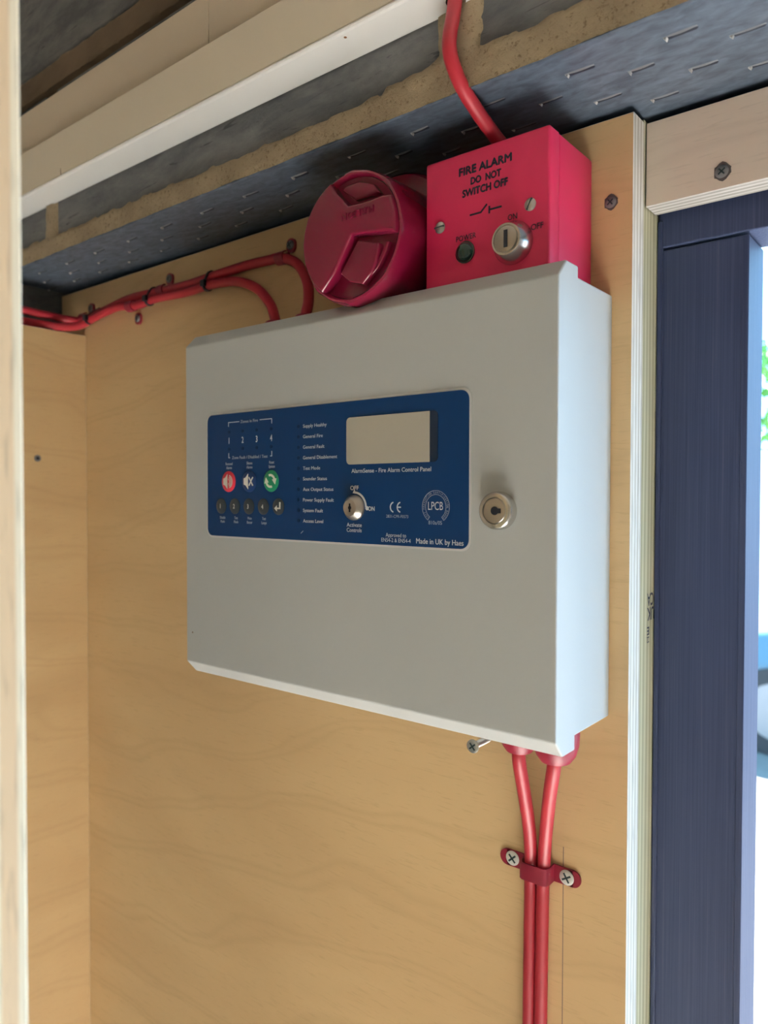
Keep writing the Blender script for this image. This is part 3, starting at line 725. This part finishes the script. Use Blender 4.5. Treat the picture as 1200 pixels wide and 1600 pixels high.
bm = B(); lathe(bm, (-.2822, -.0557, .1812), [(.0002, .0018), (.0006, .0016), (.0006, .0001)], 12, 'x'); obj('recess', bm, M_hole, o)

# ================================================================== WHITE TRUNKING
TZ = .4242
tr = root('cable_trunking', (.3, -.09, TZ), 'white plastic trunking with wide pale underside that the red cable enters', 'trunking')
bm = B(); prism(bm, [(-.0738, TZ), (-.0980, TZ), (-.0996, TZ + .0006), (-.1002, TZ + .0016), (-.1002, TZ + .0024), (-.0985, TZ + .0024), (-.0985, TZ + .0400), (-.0738, TZ + .0400)], -.62, 1.25, 'x')
tb = obj('trunking_base', bm, M_pvc, tr)
bm = B(); lathe(bm, (.2586, -.0805, TZ), [(-.01, .0058), (.03, .0058)], 28, 'z'); cut = obj('hole_cutter', bm, M_hole)
md = tb.modifiers.new('hole', 'BOOLEAN'); md.object = cut; md.operation = 'DIFFERENCE'; md.solver = 'EXACT'; md.material_mode = 'TRANSFER'
dg = bpy.context.evaluated_depsgraph_get(); me = bpy.data.meshes.new_from_object(tb.evaluated_get(dg)); tb.modifiers.clear(); tb.data = me
bpy.data.objects.remove(cut)
bm = B(); box(bm, -.62, 1.25, -.1000, -.0980, TZ + .0029, TZ + .0412, .0009); tl = obj('trunking_lid', bm, M_pvc_c, tr)
bm = B(); prism(bm, disc((.1872, -.0950), .0010, 10), TZ - .00012, TZ + .0002, 'z'); obj('speck', bm, M_speck, tr)
bm = B(); prism(bm, [(-.1468, TZ + .003), (-.1463, TZ + .003), (-.1466, TZ + .0085), (-.1470, TZ + .0085)], -.1002, -.0998); obj('scuff', bm, M_speck, tr)
tr2 = root('cable_trunking', (.3, -.085, TZ + .0415), 'plastic trunking, room shade toned into its colour, run directly above the white one, with a butt joint', 'trunking')
bm = B(); box(bm, -.62, 1.25, -.0940, -.0738, TZ + .0416, TZ + .0808, .0006); obj('trunking_base', bm, M_pvc_t, tr2)
for x0, x1 in ((-.62, .0558), (.0564, 1.25)):
    bm = B(); box(bm, x0, x1, -.0962, -.0935, TZ + .0418, TZ + .0812, .0005); obj('trunking_lid', bm, M_pvc_t, tr2)

# ================================================================== PLYWOOD UPRIGHT (edge towards the camera)
E = Vector((.2570, -.3285)); ang = math.atan2(.2455, -.563)
bm = B(); box(bm, 0, .095, 0, .018, FL, .4050, .0005, 1); bm.normal_update()
for f in bm.faces: f.material_index = 0 if abs(f.normal.y) > .9 else 1
o = obj('plywood_upright', bm, [M_ply_l, M_edge_n], None, origin=(0, 0, FL))
o.location = (E.x, E.y, FL); o.rotation_euler = (0, 0, ang)
tag(o, 'blurred plywood upright close to the viewer at the left, layered edge facing out', 'upright')

# ================================================================== OUTSIDE
bm = B(); box(bm, -40, 40, .10, 60, FL - .12, FL - .02); struct('floor_outside', bm, M_paving)
bm = B(); box(bm, -7, 3, 8.6, 8.8, FL - .02, .55, .01); box(bm, -7, 3, 8.55, 8.85, .55, .62, .01); tag(obj('garden_wall', bm, M_render), 'white rendered garden wall across the yard outside', 'wall')
def tree(x, y, h, r, label):
    rt = root('tree', (x, y, FL - .02), label, 'tree', 'trees beyond the yard')
    bm = B(); tube(bm, spline([(x, y, FL - .02), (x + .05, y, FL + h * .3), (x, y + .05, FL + h * .55)], 6), .10, 10); obj('trunk', bm, M_bark, rt, True)
    bm = B(); rnd = random.Random(int(x * 10 + y))
    for k in range(2600):
        v = Vector((rnd.gauss(0, 1), rnd.gauss(0, 1), rnd.gauss(0, 1))).normalized() * r * rnd.uniform(.45, 1) ** .5
        c = Vector((x, y, FL + h * .62)) + Vector((v.x, v.y, v.z * 1.0)); a = Vector((rnd.gauss(0, 1), rnd.gauss(0, 1), rnd.gauss(0, 1))).normalized(); b = a.orthogonal().normalized(); s = rnd.uniform(.05, .09)
        bm.faces.new([bm.verts.new(c + a * s), bm.verts.new(c + b * s * .5), bm.verts.new(c - a * s), bm.verts.new(c - b * s * .5)])
    f = obj('foliage', bm, M_leaf, rt); f['kind'] = 'stuff'
tree(-1.6, 10.4, 4.4, 1.15, 'bushy green tree behind the white garden wall outside the doorway')
tree(.9, 11.0, 4.8, 1.25, 'taller green tree further along the garden wall outside')
car = root('car', (-.1, 6.2, FL - .02), 'blue car parked outside beyond the doorway', 'car')
cx, cy, g = -.15, 6.1, FL - .02
prof = [(-1.05, .28), (-1.08, .62), (-1.02, .78), (-.30, .90), (.25, 1.34), (1.5, 1.38), (2.1, .98), (2.62, .92), (2.70, .60), (2.66, .28)]
bm = B(); prism(bm, [(cx + a, g + b) for a, b in prof], cy - .80, cy + .80); bmesh.ops.bevel(bm, geom=bm.edges[:], offset=.06, segments=3, profile=.5, affect='EDGES'); obj('body', bm, M_car, car, True)
for yy in (cy - .805, cy + .790):
    bm = B(); prism(bm, [(cx - .12, g + .94), (cx + .30, g + 1.26), (cx + 1.42, g + 1.29), (cx + 1.9, g + .96)], yy, yy + .015); obj('side_window', bm, M_glass, car)
for a in (-.45, 2.0):
    for yy in (cy - .72, cy + .72):
        bm = B(); lathe(bm, (cx + a, yy, g + .31), [(-.10, .22), (-.10, .30), (-.07, .31), (.07, .31), (.10, .30), (.10, .22)], 32); w = obj('wheel', bm, M_tyre, car, True)
        bm = B(); lathe(bm, (cx + a, yy, g + .31), [(-.102, .20), (.102, .20)], 24); obj('hub', bm, M_rust, w, True)
bm = B(); box(bm, cx - 1.10, cx - 1.02, cy - .7, cy + .7, g + .30, g + .50, .02); obj('bumper', bm, M_tyre, car)
